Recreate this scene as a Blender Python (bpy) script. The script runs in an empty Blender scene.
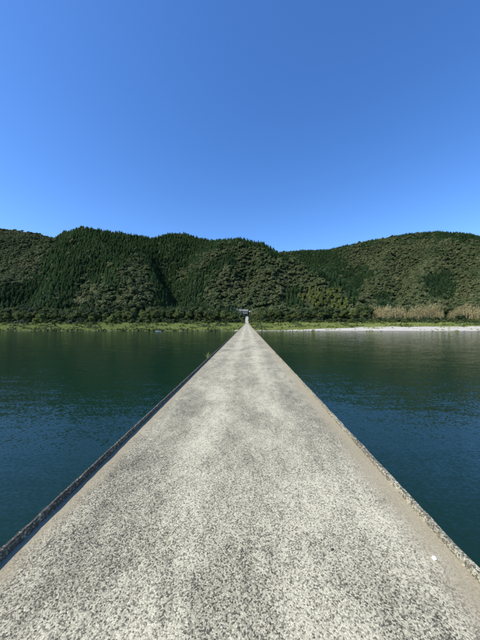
import bpy, bmesh, math, random
import numpy as np
from mathutils import Vector, Matrix

# ------------------------------------------------------------------ camera, sky, sun, exposure
SC = bpy.context.scene
COL = SC.collection
F, PX0, PY0 = 245.0, 247.0, 322.0        # focal length and vanishing point of the bridge, in photo pixels
CAMZ, DECKZ = 7.80, 5.95                 # water level is z = 0

cam = bpy.data.cameras.new('camera')
cam.sensor_fit = 'HORIZONTAL'; cam.sensor_width = 36.0; cam.lens = F / 480 * 36.0
cam.clip_start = 0.05; cam.clip_end = 20000
co = bpy.data.objects.new('camera', cam); COL.objects.link(co)
co.location = (0, 0, CAMZ)
co.rotation_euler = (math.radians(90) + math.atan(2 / F), 0, math.atan(7 / F))
SC.camera = co

SUN_EL, SUN_AZ = 46.0, 240.0             # azimuth clockwise from +Y (the way the camera looks)
W = bpy.data.worlds.new('World'); SC.world = W; W.use_nodes = True
wn = W.node_tree; wn.nodes.clear()
sky = wn.nodes.new('ShaderNodeTexSky'); sky.sky_type = 'NISHITA'; sky.sun_disc = False
sky.sun_elevation = math.radians(SUN_EL); sky.sun_rotation = math.radians(SUN_AZ)
sky.altitude = 0; sky.air_density = 1.0; sky.dust_density = 0.35; sky.ozone_density = 5.0
hs = wn.nodes.new('ShaderNodeHueSaturation'); hs.inputs['Saturation'].default_value = 1.20; hs.inputs['Value'].default_value = 1.27; hs.inputs['Hue'].default_value = 0.508
bg = wn.nodes.new('ShaderNodeBackground'); bg.inputs['Strength'].default_value = 0.15
wo = wn.nodes.new('ShaderNodeOutputWorld')
wn.links.new(sky.outputs[0], hs.inputs['Color']); wn.links.new(hs.outputs[0], bg.inputs['Color'])
wn.links.new(bg.outputs[0], wo.inputs['Surface'])

sl = bpy.data.lights.new('sun', 'SUN'); sl.energy = 5.0; sl.angle = math.radians(0.53); sl.color = (1.0, 0.925, 0.80)
so = bpy.data.objects.new('sun', sl); COL.objects.link(so); so.location = (-60, -40, 90)
_e, _a = math.radians(SUN_EL), math.radians(SUN_AZ)
to_sun = Vector((math.sin(_a) * math.cos(_e), math.cos(_a) * math.cos(_e), math.sin(_e)))
so.rotation_euler = to_sun.to_track_quat('Z', 'Y').to_euler()

vs = SC.view_settings
vs.view_transform = 'Standard'; vs.look = 'None'; vs.exposure = 0.35; vs.gamma = 1.0; vs.use_curve_mapping = False
SC.cycles.max_bounces = 6; SC.cycles.diffuse_bounces = 3; SC.cycles.glossy_bounces = 3; SC.cycles.transparent_max_bounces = 4

rng = np.random.default_rng(11)
rnd = random.Random(5)

# ------------------------------------------------------------------ helpers
def at(px, py, Y):
    """photo pixel at a distance Y along the bridge -> world point"""
    return ((px - PX0) / F * Y, Y, CAMZ + (PY0 - py) / F * Y)

def to_px(X, Y, Z):
    return PX0 + F * X / Y, PY0 - F * (Z - CAMZ) / Y

def link(o, parent=None):
    COL.objects.link(o)
    if parent is not None: o.parent = parent
    return o

def tag(o, label=None, cat=None, group=None, kind=None):
    if label: o['label'] = label
    if cat: o['category'] = cat
    if group: o['group'] = group
    if kind: o['kind'] = kind
    return o

def empty(name, loc=(0, 0, 0), rz=0.0):
    o = bpy.data.objects.new(name, None); COL.objects.link(o)
    o.location = loc; o.rotation_euler = (0, 0, rz); o.empty_display_size = 0.3
    return o

def mesh(name, verts, faces, mat=None, smooth=False):
    m = bpy.data.meshes.new(name)
    m.from_pydata([tuple(map(float, v)) for v in verts], [], [tuple(map(int, f)) for f in faces])
    if mat: m.materials.append(mat)
    if smooth: m.polygons.foreach_set('use_smooth', [True] * len(m.polygons))
    m.update()
    return m

def obj(name, me, parent=None, loc=(0, 0, 0), rz=0.0):
    o = bpy.data.objects.new(name, me); o.location = loc; o.rotation_euler = (0, 0, rz)
    return link(o, parent)

class MB:
    """collects boxes, tubes and polygons into one mesh"""
    def __init__(s): s.v, s.f = [], []
    def add(s, vs, fs):
        b = len(s.v); s.v += [tuple(v) for v in vs]; s.f += [tuple(i + b for i in f) for f in fs]; return s
    def box(s, x0, x1, y0, y1, z0, z1):
        return s.add([(x0,y0,z0),(x1,y0,z0),(x1,y1,z0),(x0,y1,z0),(x0,y0,z1),(x1,y0,z1),(x1,y1,z1),(x0,y1,z1)],
                     [(0,3,2,1),(4,5,6,7),(0,1,5,4),(1,2,6,5),(2,3,7,6),(3,0,4,7)])
    def tube(s, a, b, r0, r1, n=7, cap=True):
        a, b = Vector(a), Vector(b); d = (b - a).normalized()
        u = d.orthogonal().normalized(); w = d.cross(u)
        vs = []
        for p, r in ((a, r0), (b, r1)):
            for i in range(n):
                t = 2 * math.pi * i / n; vs.append(p + (u * math.cos(t) + w * math.sin(t)) * r)
        fs = [(i, (i + 1) % n, n + (i + 1) % n, n + i) for i in range(n)]
        if cap: fs += [tuple(range(n - 1, -1, -1)), tuple(range(n, 2 * n))]
        return s.add(vs, fs)
    def me(s, name, mat=None, smooth=False): return mesh(name, s.v, s.f, mat, smooth)
    def build(s, name, mat=None, parent=None, smooth=False): return obj(name, s.me(name, mat, smooth), parent)

def _hash(ix, iy, seed):
    n = (ix.astype(np.int64) * 374761393 + iy.astype(np.int64) * 668265263 + seed * 982451653) & 0x7fffffff
    n = ((n ^ (n >> 13)) * 1274126177) & 0x7fffffff
    n = n ^ (n >> 16)
    return (n & 0xffff) / 65535.0

def vnoise(x, y, seed=0):
    x = np.asarray(x, float); y = np.asarray(y, float)
    ix, iy = np.floor(x), np.floor(y); fx, fy = x - ix, y - iy
    fx = fx * fx * fx * (fx * (fx * 6 - 15) + 10); fy = fy * fy * fy * (fy * (fy * 6 - 15) + 10)
    h = lambda a, b: _hash(ix + a, iy + b, seed)
    return ((h(0,0) * (1-fx) + h(1,0) * fx) * (1-fy) + (h(0,1) * (1-fx) + h(1,1) * fx) * fy) * 2 - 1

def fbm(x, y, seed=0, octaves=4):
    s, a = 0, 1.0
    for k in range(octaves):
        s = s + a * vnoise(x * 2**k, y * 2**k, seed + k * 17); a *= 0.5
    return s / 1.9

def smooth01(t):
    t = np.clip(t, 0, 1); return t * t * (3 - 2 * t)

def in_poly(px, py, poly):
    px = np.asarray(px); py = np.asarray(py); r = np.zeros(px.shape, bool); n = len(poly)
    for i in range(n):
        (x0, y0), (x1, y1) = poly[i], poly[(i + 1) % n]
        c = ((y0 > py) != (y1 > py)) & (px < (x1 - x0) * (py - y0) / ((y1 - y0) if y1 != y0 else 1e-9) + x0)
        r ^= c
    return r

# ------------------------------------------------------------------ materials
class NT:
    def __init__(s, name):
        s.m = bpy.data.materials.new(name); s.m.use_nodes = True; s.t = s.m.node_tree
        s.t.nodes.clear(); s.out = s.t.nodes.new('ShaderNodeOutputMaterial')
        s.b = s.n('ShaderNodeBsdfPrincipled'); s.l(s.b.outputs[0], s.out.inputs['Surface'])
    def n(s, typ, **kw):
        n = s.t.nodes.new(typ)
        for k, v in kw.items(): setattr(n, k, v)
        return n
    def l(s, a, b): s.t.links.new(a, b)
    def setin(s, sock, v):
        if hasattr(v, 'is_linked') or hasattr(v, 'links'): s.l(v, sock)
        else: sock.default_value = v
    def pos(s): return s.n('ShaderNodeNewGeometry').outputs['Position']
    def mapping(s, vec, scale=(1, 1, 1), loc=(0, 0, 0)):
        m = s.n('ShaderNodeMapping'); s.l(vec, m.inputs['Vector'])
        m.inputs['Scale'].default_value = scale; m.inputs['Location'].default_value = loc; return m.outputs[0]
    def noise(s, vec, scale, detail=4, rough=0.55, dist=0.0):
        n = s.n('ShaderNodeTexNoise'); s.l(vec, n.inputs['Vector'])
        n.inputs['Scale'].default_value = scale; n.inputs['Detail'].default_value = detail
        n.inputs['Roughness'].default_value = rough; n.inputs['Distortion'].default_value = dist
        return n.outputs[0]
    def voro(s, vec, scale, feature='F1', rand=1.0):
        n = s.n('ShaderNodeTexVoronoi', feature=feature); s.l(vec, n.inputs['Vector'])
        n.inputs['Scale'].default_value = scale; n.inputs['Randomness'].default_value = rand; return n
    def ramp(s, fac, stops):
        r = s.n('ShaderNodeValToRGB'); s.l(fac, r.inputs[0]); e = r.color_ramp.elements
        while len(e) < len(stops): e.new(0.5)
        for i, (p, c) in enumerate(stops):
            e[i].position = p; e[i].color = (c, c, c, 1) if isinstance(c, (int, float)) else (*c, 1)
        return r.outputs[0]
    def mix(s, fac, a, b, mode='MIX'):
        m = s.n('ShaderNodeMix', data_type='RGBA', blend_type=mode)
        s.setin(m.inputs[0], fac)
        for sock, v in ((m.inputs[6], a), (m.inputs[7], b)):
            s.setin(sock, (*v, 1) if isinstance(v, tuple) and len(v) == 3 else v)
        return m.outputs[2]
    def math(s, op, a, b=0.0, clamp=False):
        m = s.n('ShaderNodeMath', operation=op, use_clamp=clamp); s.setin(m.inputs[0], a); s.setin(m.inputs[1], b); return m.outputs[0]
    def bump(s, h, strength=0.5, dist=0.01, normal=None):
        b = s.n('ShaderNodeBump'); s.l(h, b.inputs['Height']); b.inputs['Strength'].default_value = strength
        b.inputs['Distance'].default_value = dist
        if normal is not None: s.l(normal, b.inputs['Normal'])
        return b.outputs[0]
    def fin(s, color=None, rough=0.8, spec=0.3, normal=None):
        if color is not None: s.setin(s.b.inputs['Base Color'], (*color, 1) if isinstance(color, tuple) and len(color) == 3 else color)
        s.setin(s.b.inputs['Roughness'], rough); s.b.inputs['Specular IOR Level'].default_value = spec
        if normal is not None: s.l(normal, s.b.inputs['Normal'])
        return s.m

def mat_plain(name, c, rough=0.7, spec=0.3, var=0.25, scale=3.0):
    t = NT(name); p = t.pos(); n = t.noise(p, scale, 5)
    f = t.ramp(n, [(0.3, 1 - var), (0.7, 1 + var * 0.4)])
    return t.fin(t.mix(1.0, c, f, 'MULTIPLY'), rough, spec)

def mat_leaf(name, dark, light, seed=0.0, patch=0.012, spec=0.15):
    """foliage: each tree its own tone, soft patches over the hillside, leaf-to-leaf variation"""
    t = NT(name); oi = t.n('ShaderNodeObjectInfo')
    p = t.pos()
    big = t.noise(oi.outputs['Location'], patch, 2)
    leaf = t.noise(p, 0.9, 3)
    f = t.math('ADD', t.math('MULTIPLY', oi.outputs['Random'], 0.55), t.math('MULTIPLY', t.ramp(big, [(0.35, 0.0), (0.65, 1.0)]), 0.30))
    f = t.math('ADD', f, t.math('MULTIPLY', t.math('SUBTRACT', leaf, 0.5), 0.7), True)
    c = t.mix(f, dark, light)
    tr = t.n('ShaderNodeBsdfTranslucent'); t.l(c, tr.inputs['Color'])
    mx = t.n('ShaderNodeMixShader'); mx.inputs[0].default_value = 0.28
    t.l(t.b.outputs[0], mx.inputs[1]); t.l(tr.outputs[0], mx.inputs[2]); t.l(mx.outputs[0], t.out.inputs['Surface'])
    return t.fin(c, 0.65, spec)

def mat_concrete(name, deck=True, lichen_shade=(0.44, 0.60)):
    t = NT(name); p = t.pos()
    sep = t.n('ShaderNodeSeparateXYZ'); t.l(p, sep.inputs[0]); X, Y = sep.outputs[0], sep.outputs[1]
    wob = t.noise(p, 2.2, 4)
    # exposed aggregate: stones of many tones between paler cement
    v1 = t.voro(p, 100.0); v2 = t.voro(p, 230.0)
    cell = t.n('ShaderNodeSeparateColor'); t.l(v1.outputs['Color'], cell.inputs[0])
    cell2 = t.n('ShaderNodeSeparateColor'); t.l(v2.outputs['Color'], cell2.inputs[0])
    n1 = t.noise(p, 105.0, 3, 0.7)
    n2 = t.noise(p, 38.0, 4, 0.65)
    # worn patches where the cement skin has gone, drawn out along the bridge
    pm = t.mapping(p, (1.0, 0.45, 1.0))
    patch = t.noise(pm, 1.2, 6, 0.65, 0.4)
    patch2 = t.noise(pm, 7.0, 4, 0.65)
    wear = t.math('ADD', t.math('MULTIPLY', t.math('SUBTRACT', patch, 0.5), 0.70), t.math('MULTIPLY', t.math('SUBTRACT', patch2, 0.5), 0.50))
    if deck:
        # paler where the wheels and feet run, greyer towards the edges and between the tracks
        ax = t.math('ABSOLUTE', t.math('ADD', X, 0.05))
        lane = t.ramp(t.math('ADD', ax, t.math('MULTIPLY', t.math('SUBTRACT', wob, 0.5), 0.7)),
                      [(0.0, 0.50), (0.25, 0.50), (0.55, 0.66), (0.9, 0.56), (1.0, 0.46)])
        wear = t.math('ADD', wear, t.math('MULTIPLY', t.math('SUBTRACT', lane, 0.52), 0.75))
    tone = t.math('ADD', t.math('MULTIPLY', t.ramp(cell.outputs[0], [(0.08, 0.0), (0.45, 0.66), (1.0, 1.0)]), 0.42), t.math('MULTIPLY', cell2.outputs[1], 0.36))
    tone = t.math('ADD', tone, t.math('MULTIPLY', t.math('SUBTRACT', n1, 0.5), 0.5))
    tone = t.math('ADD', tone, t.math('MULTIPLY', t.math('SUBTRACT', n2, 0.5), 0.35))
    tone = t.math('ADD', t.math('ADD', tone, 0.125), t.math('MULTIPLY', wear, 0.85))
    c = t.ramp(tone, [(0.16, (0.045, 0.042, 0.032)), (0.36, (0.168, 0.156, 0.109)), (0.54, (0.328, 0.306, 0.216)), (0.72, (0.507, 0.472, 0.330)), (0.92, (0.65, 0.612, 0.445))])
    h = t.math('ADD', tone, t.math('MULTIPLY', t.math('SUBTRACT', 1.0, v1.outputs['Distance']), 0.4))
    if deck:
        # fine silt drifted against the kerbs
        wid = t.noise(t.mapping(p, (0.0, 0.55, 0.0)), 1.0, 4, 0.6)
        r_in = t.math('SUBTRACT', 1.62, t.math('MULTIPLY', wid, 0.62))
        l_in = t.math('SUBTRACT', 1.87, t.math('MULTIPLY', wid, 0.42))
        jig = t.math('MULTIPLY', t.math('SUBTRACT', t.noise(p, 9.0, 5, 0.7), 0.5), 0.22)
        xr = t.math('ADD', X, jig)
        sr = t.math('DIVIDE', t.math('SUBTRACT', xr, r_in), 0.22, True)
        sl_ = t.math('DIVIDE', t.math('SUBTRACT', t.math('MULTIPLY', t.math('SUBTRACT', X, jig), -1.0), l_in), 0.16, True)
        sand = t.math('MAXIMUM', sr, sl_)
        sand = t.math('MULTIPLY', sand, t.ramp(t.noise(p, 60, 3, 0.7), [(0.25, 0.55), (0.6, 0.95)]))
        sc_ = t.mix(t.noise(p, 45.0, 4, 0.7), (0.22, 0.192, 0.125), (0.38, 0.336, 0.225))
        c = t.mix(sand, c, sc_)
        h = t.math('MULTIPLY', h, t.math('SUBTRACT', 1.0, t.math('MULTIPLY', sand, 0.8)))
        # a few darker damp stains across the slabs
        st = t.ramp(t.noise(t.mapping(p, (0.35, 0.9, 1)), 0.9, 5, 0.6, 0.6), [(0.60, 1.0), (0.74, 0.80)])
        c = t.mix(1.0, c, st, 'MULTIPLY')
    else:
        li = t.ramp(t.noise(p, 34.0, 5, 0.75), [(lichen_shade[0], 0.0), (lichen_shade[1], 0.9)])
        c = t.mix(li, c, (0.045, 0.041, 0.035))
    return t.fin(c, 0.9, 0.25, t.bump(h, 0.8, 0.006))

def mat_water():
    t = NT('river_water'); p = t.pos()
    def slope(scale, amp, stretch, detail):
        n = t.n('ShaderNodeTexNoise'); t.l(t.mapping(p, stretch), n.inputs['Vector'])
        n.inputs['Scale'].default_value = scale; n.inputs['Detail'].default_value = detail; n.inputs['Roughness'].default_value = 0.6
        v = t.n('ShaderNodeVectorMath', operation='SUBTRACT'); t.l(n.outputs['Color'], v.inputs[0]); v.inputs[1].default_value = (.5, .5, .5)
        w = t.n('ShaderNodeVectorMath', operation='MULTIPLY'); t.l(v.outputs[0], w.inputs[0]); w.inputs[1].default_value = (amp * 1.15, amp, 0)
        return w.outputs[0]
    def vadd(a, b):
        v = t.n('ShaderNodeVectorMath', operation='ADD'); t.l(a, v.inputs[0])
        if isinstance(b, tuple): v.inputs[1].default_value = b
        else: t.l(b, v.inputs[1])
        return v.outputs[0]
    gust = t.ramp(t.noise(t.mapping(p, (0.5, 1.0, 1.0)), 0.04, 4, 0.65), [(0.3, 0.7), (0.7, 1.15)])
    sl2 = vadd(slope(6.5, 0.36, (0.8, 1.3, 1), 3), vadd(slope(1.5, 0.10, (0.6, 1.3, 1), 2), slope(0.45, 0.10, (0.3, 1.6, 1), 3)))
    sv_ = t.n('ShaderNodeVectorMath', operation='SCALE'); t.l(sl2, sv_.inputs[0]); t.l(gust, sv_.inputs['Scale'])
    nn = t.n('ShaderNodeVectorMath', operation='NORMALIZE'); t.l(vadd(sv_.outputs[0], (0, 0, 1)), nn.inputs[0])
    depth = t.noise(p, 0.02, 3)
    c = t.mix(depth, (0.003, 0.017, 0.010), (0.008, 0.026, 0.013))
    t.b.inputs['IOR'].default_value = 1.333
    m = t.fin(c, 0.09, 0.5, nn.outputs[0])
    return m

def mat_terrain():
    t = NT('bank_ground'); p = t.pos()
    sep = t.n('ShaderNodeSeparateXYZ'); t.l(p, sep.inputs[0])
    X, Y, Z = sep.outputs
    at_ = t.n('ShaderNodeAttribute', attribute_name='gravel'); g = at_.outputs['Fac']
    grav = t.mix(t.voro(p, 2.2).outputs['Distance'], (0.50, 0.47, 0.40), (0.28, 0.262, 0.22))
    grav = t.mix(t.ramp(t.noise(p, 0.35, 5, 0.65), [(0.40, 0.0), (0.62, 0.6)]), grav, (0.56, 0.53, 0.45))
    grass = t.mix(t.noise(p, 0.25, 5, 0.6), (0.09, 0.12, 0.032), (0.19, 0.21, 0.068))
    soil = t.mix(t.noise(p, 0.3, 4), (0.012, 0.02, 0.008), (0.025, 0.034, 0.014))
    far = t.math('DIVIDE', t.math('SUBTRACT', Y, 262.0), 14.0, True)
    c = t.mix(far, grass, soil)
    c = t.mix(g, c, grav)
    wet = t.ramp(Z, [(0.0, 1.0), (0.001, 1.0)])
    c = t.mix(t.math('LESS_THAN', Z, 0.35), c, t.mix(0.55, c, (0.05, 0.055, 0.04)))
    return t.fin(c, 0.9, 0.2, t.bump(t.noise(p, 2.0, 5, 0.7), 0.6, 0.3))

M = {}
M['deck'] = mat_concrete('weathered_deck_concrete', True)
M['kerb'] = mat_concrete('rough_kerb_concrete', False)
M['kerb_shade_tone'] = mat_concrete('lichen_and_shade_kerb_concrete', False, (0.36, 0.50))  # left kerb: extra dark cover beyond the lichen paints in its inner-face shade
M['water'] = mat_water()
M['ground'] = mat_terrain()
M['road'] = mat_plain('pale_road_concrete', (0.36, 0.35, 0.32), 0.9, 0.2, 0.25, 1.2)
M['cedar'] = mat_leaf('cedar_needles', (0.040, 0.085, 0.036), (0.125, 0.200, 0.075))
M['broad'] = mat_leaf('olive_broadleaf', (0.055, 0.095, 0.034), (0.205, 0.212, 0.098))
M['bankleaf'] = mat_leaf('bank_broadleaf', (0.042, 0.070, 0.020), (0.145, 0.170, 0.050), patch=0.03)
M['darkleaf'] = mat_leaf('dark_evergreen_leaf', (0.024, 0.046, 0.020), (0.065, 0.092, 0.036), patch=0.03)
M['willow'] = mat_leaf('willow_leaf', (0.085, 0.125, 0.030), (0.17, 0.22, 0.060), patch=0.03)
M['greyleaf'] = mat_leaf('grey_green_leaf', (0.055, 0.075, 0.045), (0.12, 0.145, 0.095), patch=0.03)
M['bamboo'] = mat_leaf('pale_bamboo', (0.19, 0.165, 0.070), (0.42, 0.38, 0.19), patch=0.03)
M['bamgreen'] = mat_leaf('yellow_green_bamboo', (0.09, 0.125, 0.032), (0.20, 0.225, 0.065), patch=0.03)
M['grass'] = mat_leaf('bank_grass_blades', (0.19, 0.245, 0.065), (0.38, 0.42, 0.14), patch=0.05)
M['bark'] = mat_plain('brown_bark', (0.09, 0.07, 0.05), 0.9, 0.2, 0.4, 6.0)
M['culm'] = mat_plain('dry_culm', (0.34, 0.29, 0.16), 0.6, 0.3, 0.3, 2.0)
M['rock'] = mat_plain('river_rock', (0.16, 0.155, 0.14), 0.85, 0.3, 0.4, 1.5)
M['pebble'] = mat_plain('dark_pebble', (0.05, 0.05, 0.05), 0.7, 0.3, 0.3, 60.0)
M['rooftile'] = mat_plain('grey_roof_tile', (0.20, 0.21, 0.195), 0.7, 0.3, 0.25, 1.0)
M['plaster'] = mat_plain('pale_plaster', (0.52, 0.50, 0.45), 0.9, 0.2, 0.2, 0.8)
M['wood'] = mat_plain('dark_timber', (0.055, 0.042, 0.032), 0.8, 0.2, 0.3, 2.0)
M['blue'] = mat_plain('blue_sheet', (0.10, 0.17, 0.30), 0.6, 0.3, 0.25, 2.0)
M['glass'] = mat_plain('window_glass', (0.03, 0.04, 0.05), 0.08, 0.5, 0.2, 1.0)
M['wallconc'] = mat_plain('grey_wall_concrete', (0.15, 0.153, 0.148), 0.9, 0.2, 0.3, 0.6)
M['white'] = mat_plain('white_paint', (0.78, 0.78, 0.76), 0.45, 0.4, 0.1, 3.0)
M['steel'] = mat_plain('galvanised_steel', (0.42, 0.43, 0.44), 0.45, 0.5, 0.2, 2.0)
M['pier'] = mat_plain('pier_concrete', (0.28, 0.27, 0.245), 0.9, 0.25, 0.35, 0.9)
M['scrap'] = mat_plain('white_scrap', (0.85, 0.85, 0.83), 0.7, 0.3, 0.05, 40.0)

# ------------------------------------------------------------------ terrain: far bank and the hills behind it
TREE = 8.0
def ridge(pts): return [at(px, py, Y)[:2] + (at(px, py, Y)[2] - TREE,) for px, py, Y in pts]
RIDGES = [
    (0.82, ridge([(-170, 232, 830), (-90, 222, 820), (-40, 221, 810), (0, 226, 800), (30, 231, 780), (52, 236, 760), (100, 246, 740)])),
    (0.62, ridge([(10, 229, 790), (12, 255, 640), (2, 282, 480), (-6, 300, 360)])),
    (0.98, ridge([(40, 243, 590), (52, 235, 580), (66, 229, 570), (80, 225, 565), (100, 228, 575), (120, 231, 600), (150, 236, 650),
                  (170, 232, 690), (184, 232, 700), (200, 237, 690), (222, 241, 640)])),
    (0.84, ridge([(84, 226, 565), (108, 250, 470), (125, 268, 400), (134, 288, 345), (138, 300, 315)])),
    (0.84, ridge([(66, 229, 570), (58, 250, 480), (48, 276, 390), (44, 298, 330)])),
    (0.84, ridge([(118, 232, 598), (140, 250, 540), (158, 272, 450), (164, 292, 370)])),
    (0.98, ridge([(210, 240, 620), (228, 238, 540), (240, 238, 520), (260, 242, 500), (283, 253, 470), (300, 262, 440),
                  (320, 270, 410), (338, 279, 380), (352, 291, 350), (362, 303, 325)])),
    (0.84, ridge([(218, 241, 590), (204, 255, 520), (192, 272, 430), (190, 292, 350)])),
    (0.84, ridge([(240, 239, 520), (229, 260, 450), (222, 278, 405)])),
    (0.82, ridge([(262, 244, 500), (267, 268, 415), (268, 280, 380)])),
    (0.74, ridge([(190, 262, 1080), (240, 255, 1060), (270, 253, 1030), (300, 250.5, 1000), (330, 249.5, 990), (345, 246, 970), (370, 241, 940),
                  (405, 235, 900), (430, 233, 880), (455, 235, 860), (480, 241, 840), (540, 256, 800), (640, 275, 760)])),
    (0.66, ridge([(396, 238, 905), (382, 258, 740), (368, 276, 570), (356, 294, 430)])),
    (0.66, ridge([(432, 234, 880), (428, 255, 680), (416, 278, 520), (408, 300, 390)])),
    (0.66, ridge([(478, 241, 840), (486, 262, 640), (480, 284, 480), (476, 302, 370)])),
    (0.56, ridge([(345, 247, 970), (336, 262, 800), (330, 285, 600)])),
]

BT = np.array([-45, -12, 0, 3, 15, 38, 60, 100, 150, 400, 1500.])
BL = np.array([-5, -2.6, -0.1, 0.7, 1.9, 5.4, 8.0, 15.5, 21, 34, 60.])
BR = np.array([-5, -2.6, -0.1, 0.5, 1.7, 4.0, 8.2, 15.5, 21, 34, 60.])

def yw(X):      # the waterline of the far bank
    return 212 + 3.0 * fbm(X / 45.0, X * 0 + 3.3, 5, 3) + 1.2 * vnoise(X / 7.0, X * 0, 8)

def road_z(Y):
    return DECKZ - 0.02 + 9.4 * smooth01((Y - 262) / 70.0)

RAVINES = []      # filled below: wooded gullies cut into the slopes, (depth, half width, polyline)
def terrain(X, Y):
    X = np.asarray(X, float); Y = np.asarray(Y, float)
    t = Y - yw(X)
    side = smooth01((X + 6) / 25.0)
    zb = np.interp(t, BT, BL) * (1 - side) + np.interp(t, BT, BR) * side
    zb = zb + smooth01(t / 40) * 0.6 * fbm(X / 14.0, Y / 14.0, 2, 3)
    acc = np.full(X.shape, -1e9)
    gul = fbm(X / 75.0, Y / 75.0, 41, 4)
    for s, pts in RIDGES:
        best = np.full(X.shape, -1e9)
        for (x0, y0, z0), (x1, y1, z1) in zip(pts[:-1], pts[1:]):
            dx, dy = x1 - x0, y1 - y0; L2 = dx * dx + dy * dy
            u = np.clip(((X - x0) * dx + (Y - y0) * dy) / L2, 0, 1)
            d = np.hypot(X - x0 - u * dx, Y - y0 - u * dy)
            dd = np.sqrt(d * d + 100.0) - 10.0
            best = np.maximum(best, z0 + u * (z1 - z0) - s * dd + np.minimum(d / 60, 1) * 17 * gul)
        k = 5.0
        m = np.maximum(acc, best)
        acc = m + k * np.log1p(np.exp(-np.abs(acc - best) / k)) * (acc > -1e8)
    for dep, wid, pts in RAVINES:
        cut = np.zeros(X.shape); n = len(pts) - 1
        for k in range(n):
            (x0, y0), (x1, y1) = pts[k], pts[k + 1]; dx, dy = x1 - x0, y1 - y0
            u = np.clip(((X - x0) * dx + (Y - y0) * dy) / (dx * dx + dy * dy), 0, 1)
            d = np.hypot(X - x0 - u * dx, Y - y0 - u * dy)
            cut = np.maximum(cut, smooth01((k + u) / n * 2.2) * np.exp(-(d / wid) ** 2))
        acc = acc - dep * cut
    foot = smooth01((Y - 275) / 45.0)
    acc = np.where(Y < 275, -1e9, zb * (1 - foot) + acc * foot)
    z = np.where(acc > zb, acc, zb)
    # the hill stands back from the hollow where the house is
    lim = np.maximum(zb * 0.95, 17.5 + 0.98 * (Y - 347))
    hw_ = 1 - smooth01((np.abs(X + 4) - 22) / 60.0)
    z = z * (1 - hw_) + np.minimum(z, lim) * hw_
    # the approach road and the yard of the house at its end
    road = np.where(Y > 255, road_z(Y) + np.maximum(Y - 346, 0) * 0.35, np.minimum(zb, DECKZ - 1.0))
    w = 1 - smooth01((np.abs(X + 0.1) - 2.6) / 6.0)
    w = w * smooth01((Y - 240) / 14.0) * (1 - smooth01((Y - 338) / 28.0))
    yard = (1 - smooth01((np.abs(X + 5) - 8) / 7.0)) * smooth01((Y - 280) / 14.0) * (1 - smooth01((Y - 346) / 22.0))
    w = np.maximum(w, yard)
    return z * (1 - w) + (road - 0.12) * w

def on_slope(px, py):
    Yv = np.arange(300, 1200, 2.0); Xv = (px - PX0) / F * Yv; Zv = CAMZ + (PY0 - py) / F * Yv
    h = terrain(Xv, Yv) > Zv
    return (float(Xv[h.argmax()]), float(Yv[h.argmax()])) if h.any() else (float(Xv[-1]), float(Yv[-1]))
_rav = [(30, 30, [(146, 244), (160, 262), (172, 282), (184, 300)]), (20, 24, [(196, 248), (186, 262), (182, 280), (184, 300)]),
        (24, 30, [(34, 244), (30, 262), (22, 280), (16, 298)]), (20, 26, [(100, 246), (90, 262), (82, 280), (76, 298)]),
        (30, 40, [(336, 254), (340, 264), (350, 276), (362, 290)]), (26, 38, [(412, 246), (402, 262), (394, 278), (386, 296)]),
        (26, 36, [(458, 246), (456, 262), (448, 280), (440, 298)]), (18, 24, [(252, 252), (250, 266), (244, 282), (240, 296)]),
        (18, 24, [(296, 266), (290, 276), (286, 288), (284, 300)])]
RAVINES += [(d, w, [on_slope(*p) for p in pts]) for d, w, pts in _rav]

def gz(x, y): return float(terrain(np.array([x]), np.array([y]))[0])

xs = np.concatenate([np.arange(-1500, -620, 20), np.arange(-620, 640, 4.0), np.arange(640, 1700, 20)])
ys = np.concatenate([np.arange(165, 202, 6), np.arange(202, 345, 1.6), np.arange(345, 620, 5), np.arange(620, 1300, 12), np.arange(1300, 2400, 100)])
GX, GY = np.meshgrid(xs, ys)
GZ = terrain(GX, GY)
nx, ny = len(xs), len(ys)
def grid_obj(name, GX, GY, GZ, mat):
    ny, nx = GX.shape
    V = np.stack([GX.ravel(), GY.ravel(), GZ.ravel()], 1)
    i = np.arange(ny - 1)[:, None] * nx + np.arange(nx - 1)[None]
    Fq = np.stack([i, i + 1, i + nx + 1, i + nx], -1).reshape(-1, 4)
    m = bpy.data.meshes.new(name)
    m.vertices.add(len(V)); m.vertices.foreach_set('co', V.ravel())
    m.loops.add(Fq.size); m.loops.foreach_set('vertex_index', Fq.ravel().astype(np.int32))
    m.polygons.add(len(Fq)); m.polygons.foreach_set('loop_start', (np.arange(len(Fq)) * 4).astype(np.int32))
    m.polygons.foreach_set('use_smooth', np.ones(len(Fq), bool))
    m.materials.append(mat); m.update(calc_edges=True); m.validate()
    return obj(name, m)

# which ground is bare gravel: the bar right of the bridge, a lip of pale sand left of it
def gravel_mask(X, Y):
    t = Y - yw(X)
    e = 5 * fbm(X / 22.0, Y / 9.0, 77, 3)
    width = np.interp(X, [-14, -6, 4, 30, 60, 110, 220, 600], [0, 5, 5, 4, 12, 27, 36, 40])
    width = np.where(X < -40, np.maximum(0, -1.5 + 6 * fbm(X / 12.0, X * 0 + 9, 31, 3)) * 0.5, width)
    return np.clip((width - t + e * (width > 2)) / 2.0, 0, 1) * (t > -60)
hill = grid_obj('terrain', GX, GY, GZ, M['ground'])
ga = hill.data.attributes.new('gravel', 'FLOAT', 'POINT'); ga.data.foreach_set('value', gravel_mask(GX, GY).ravel().astype(np.float32))
tag(hill, 'wooded hills and grassy far river bank with gravel bar', kind='structure')

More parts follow.
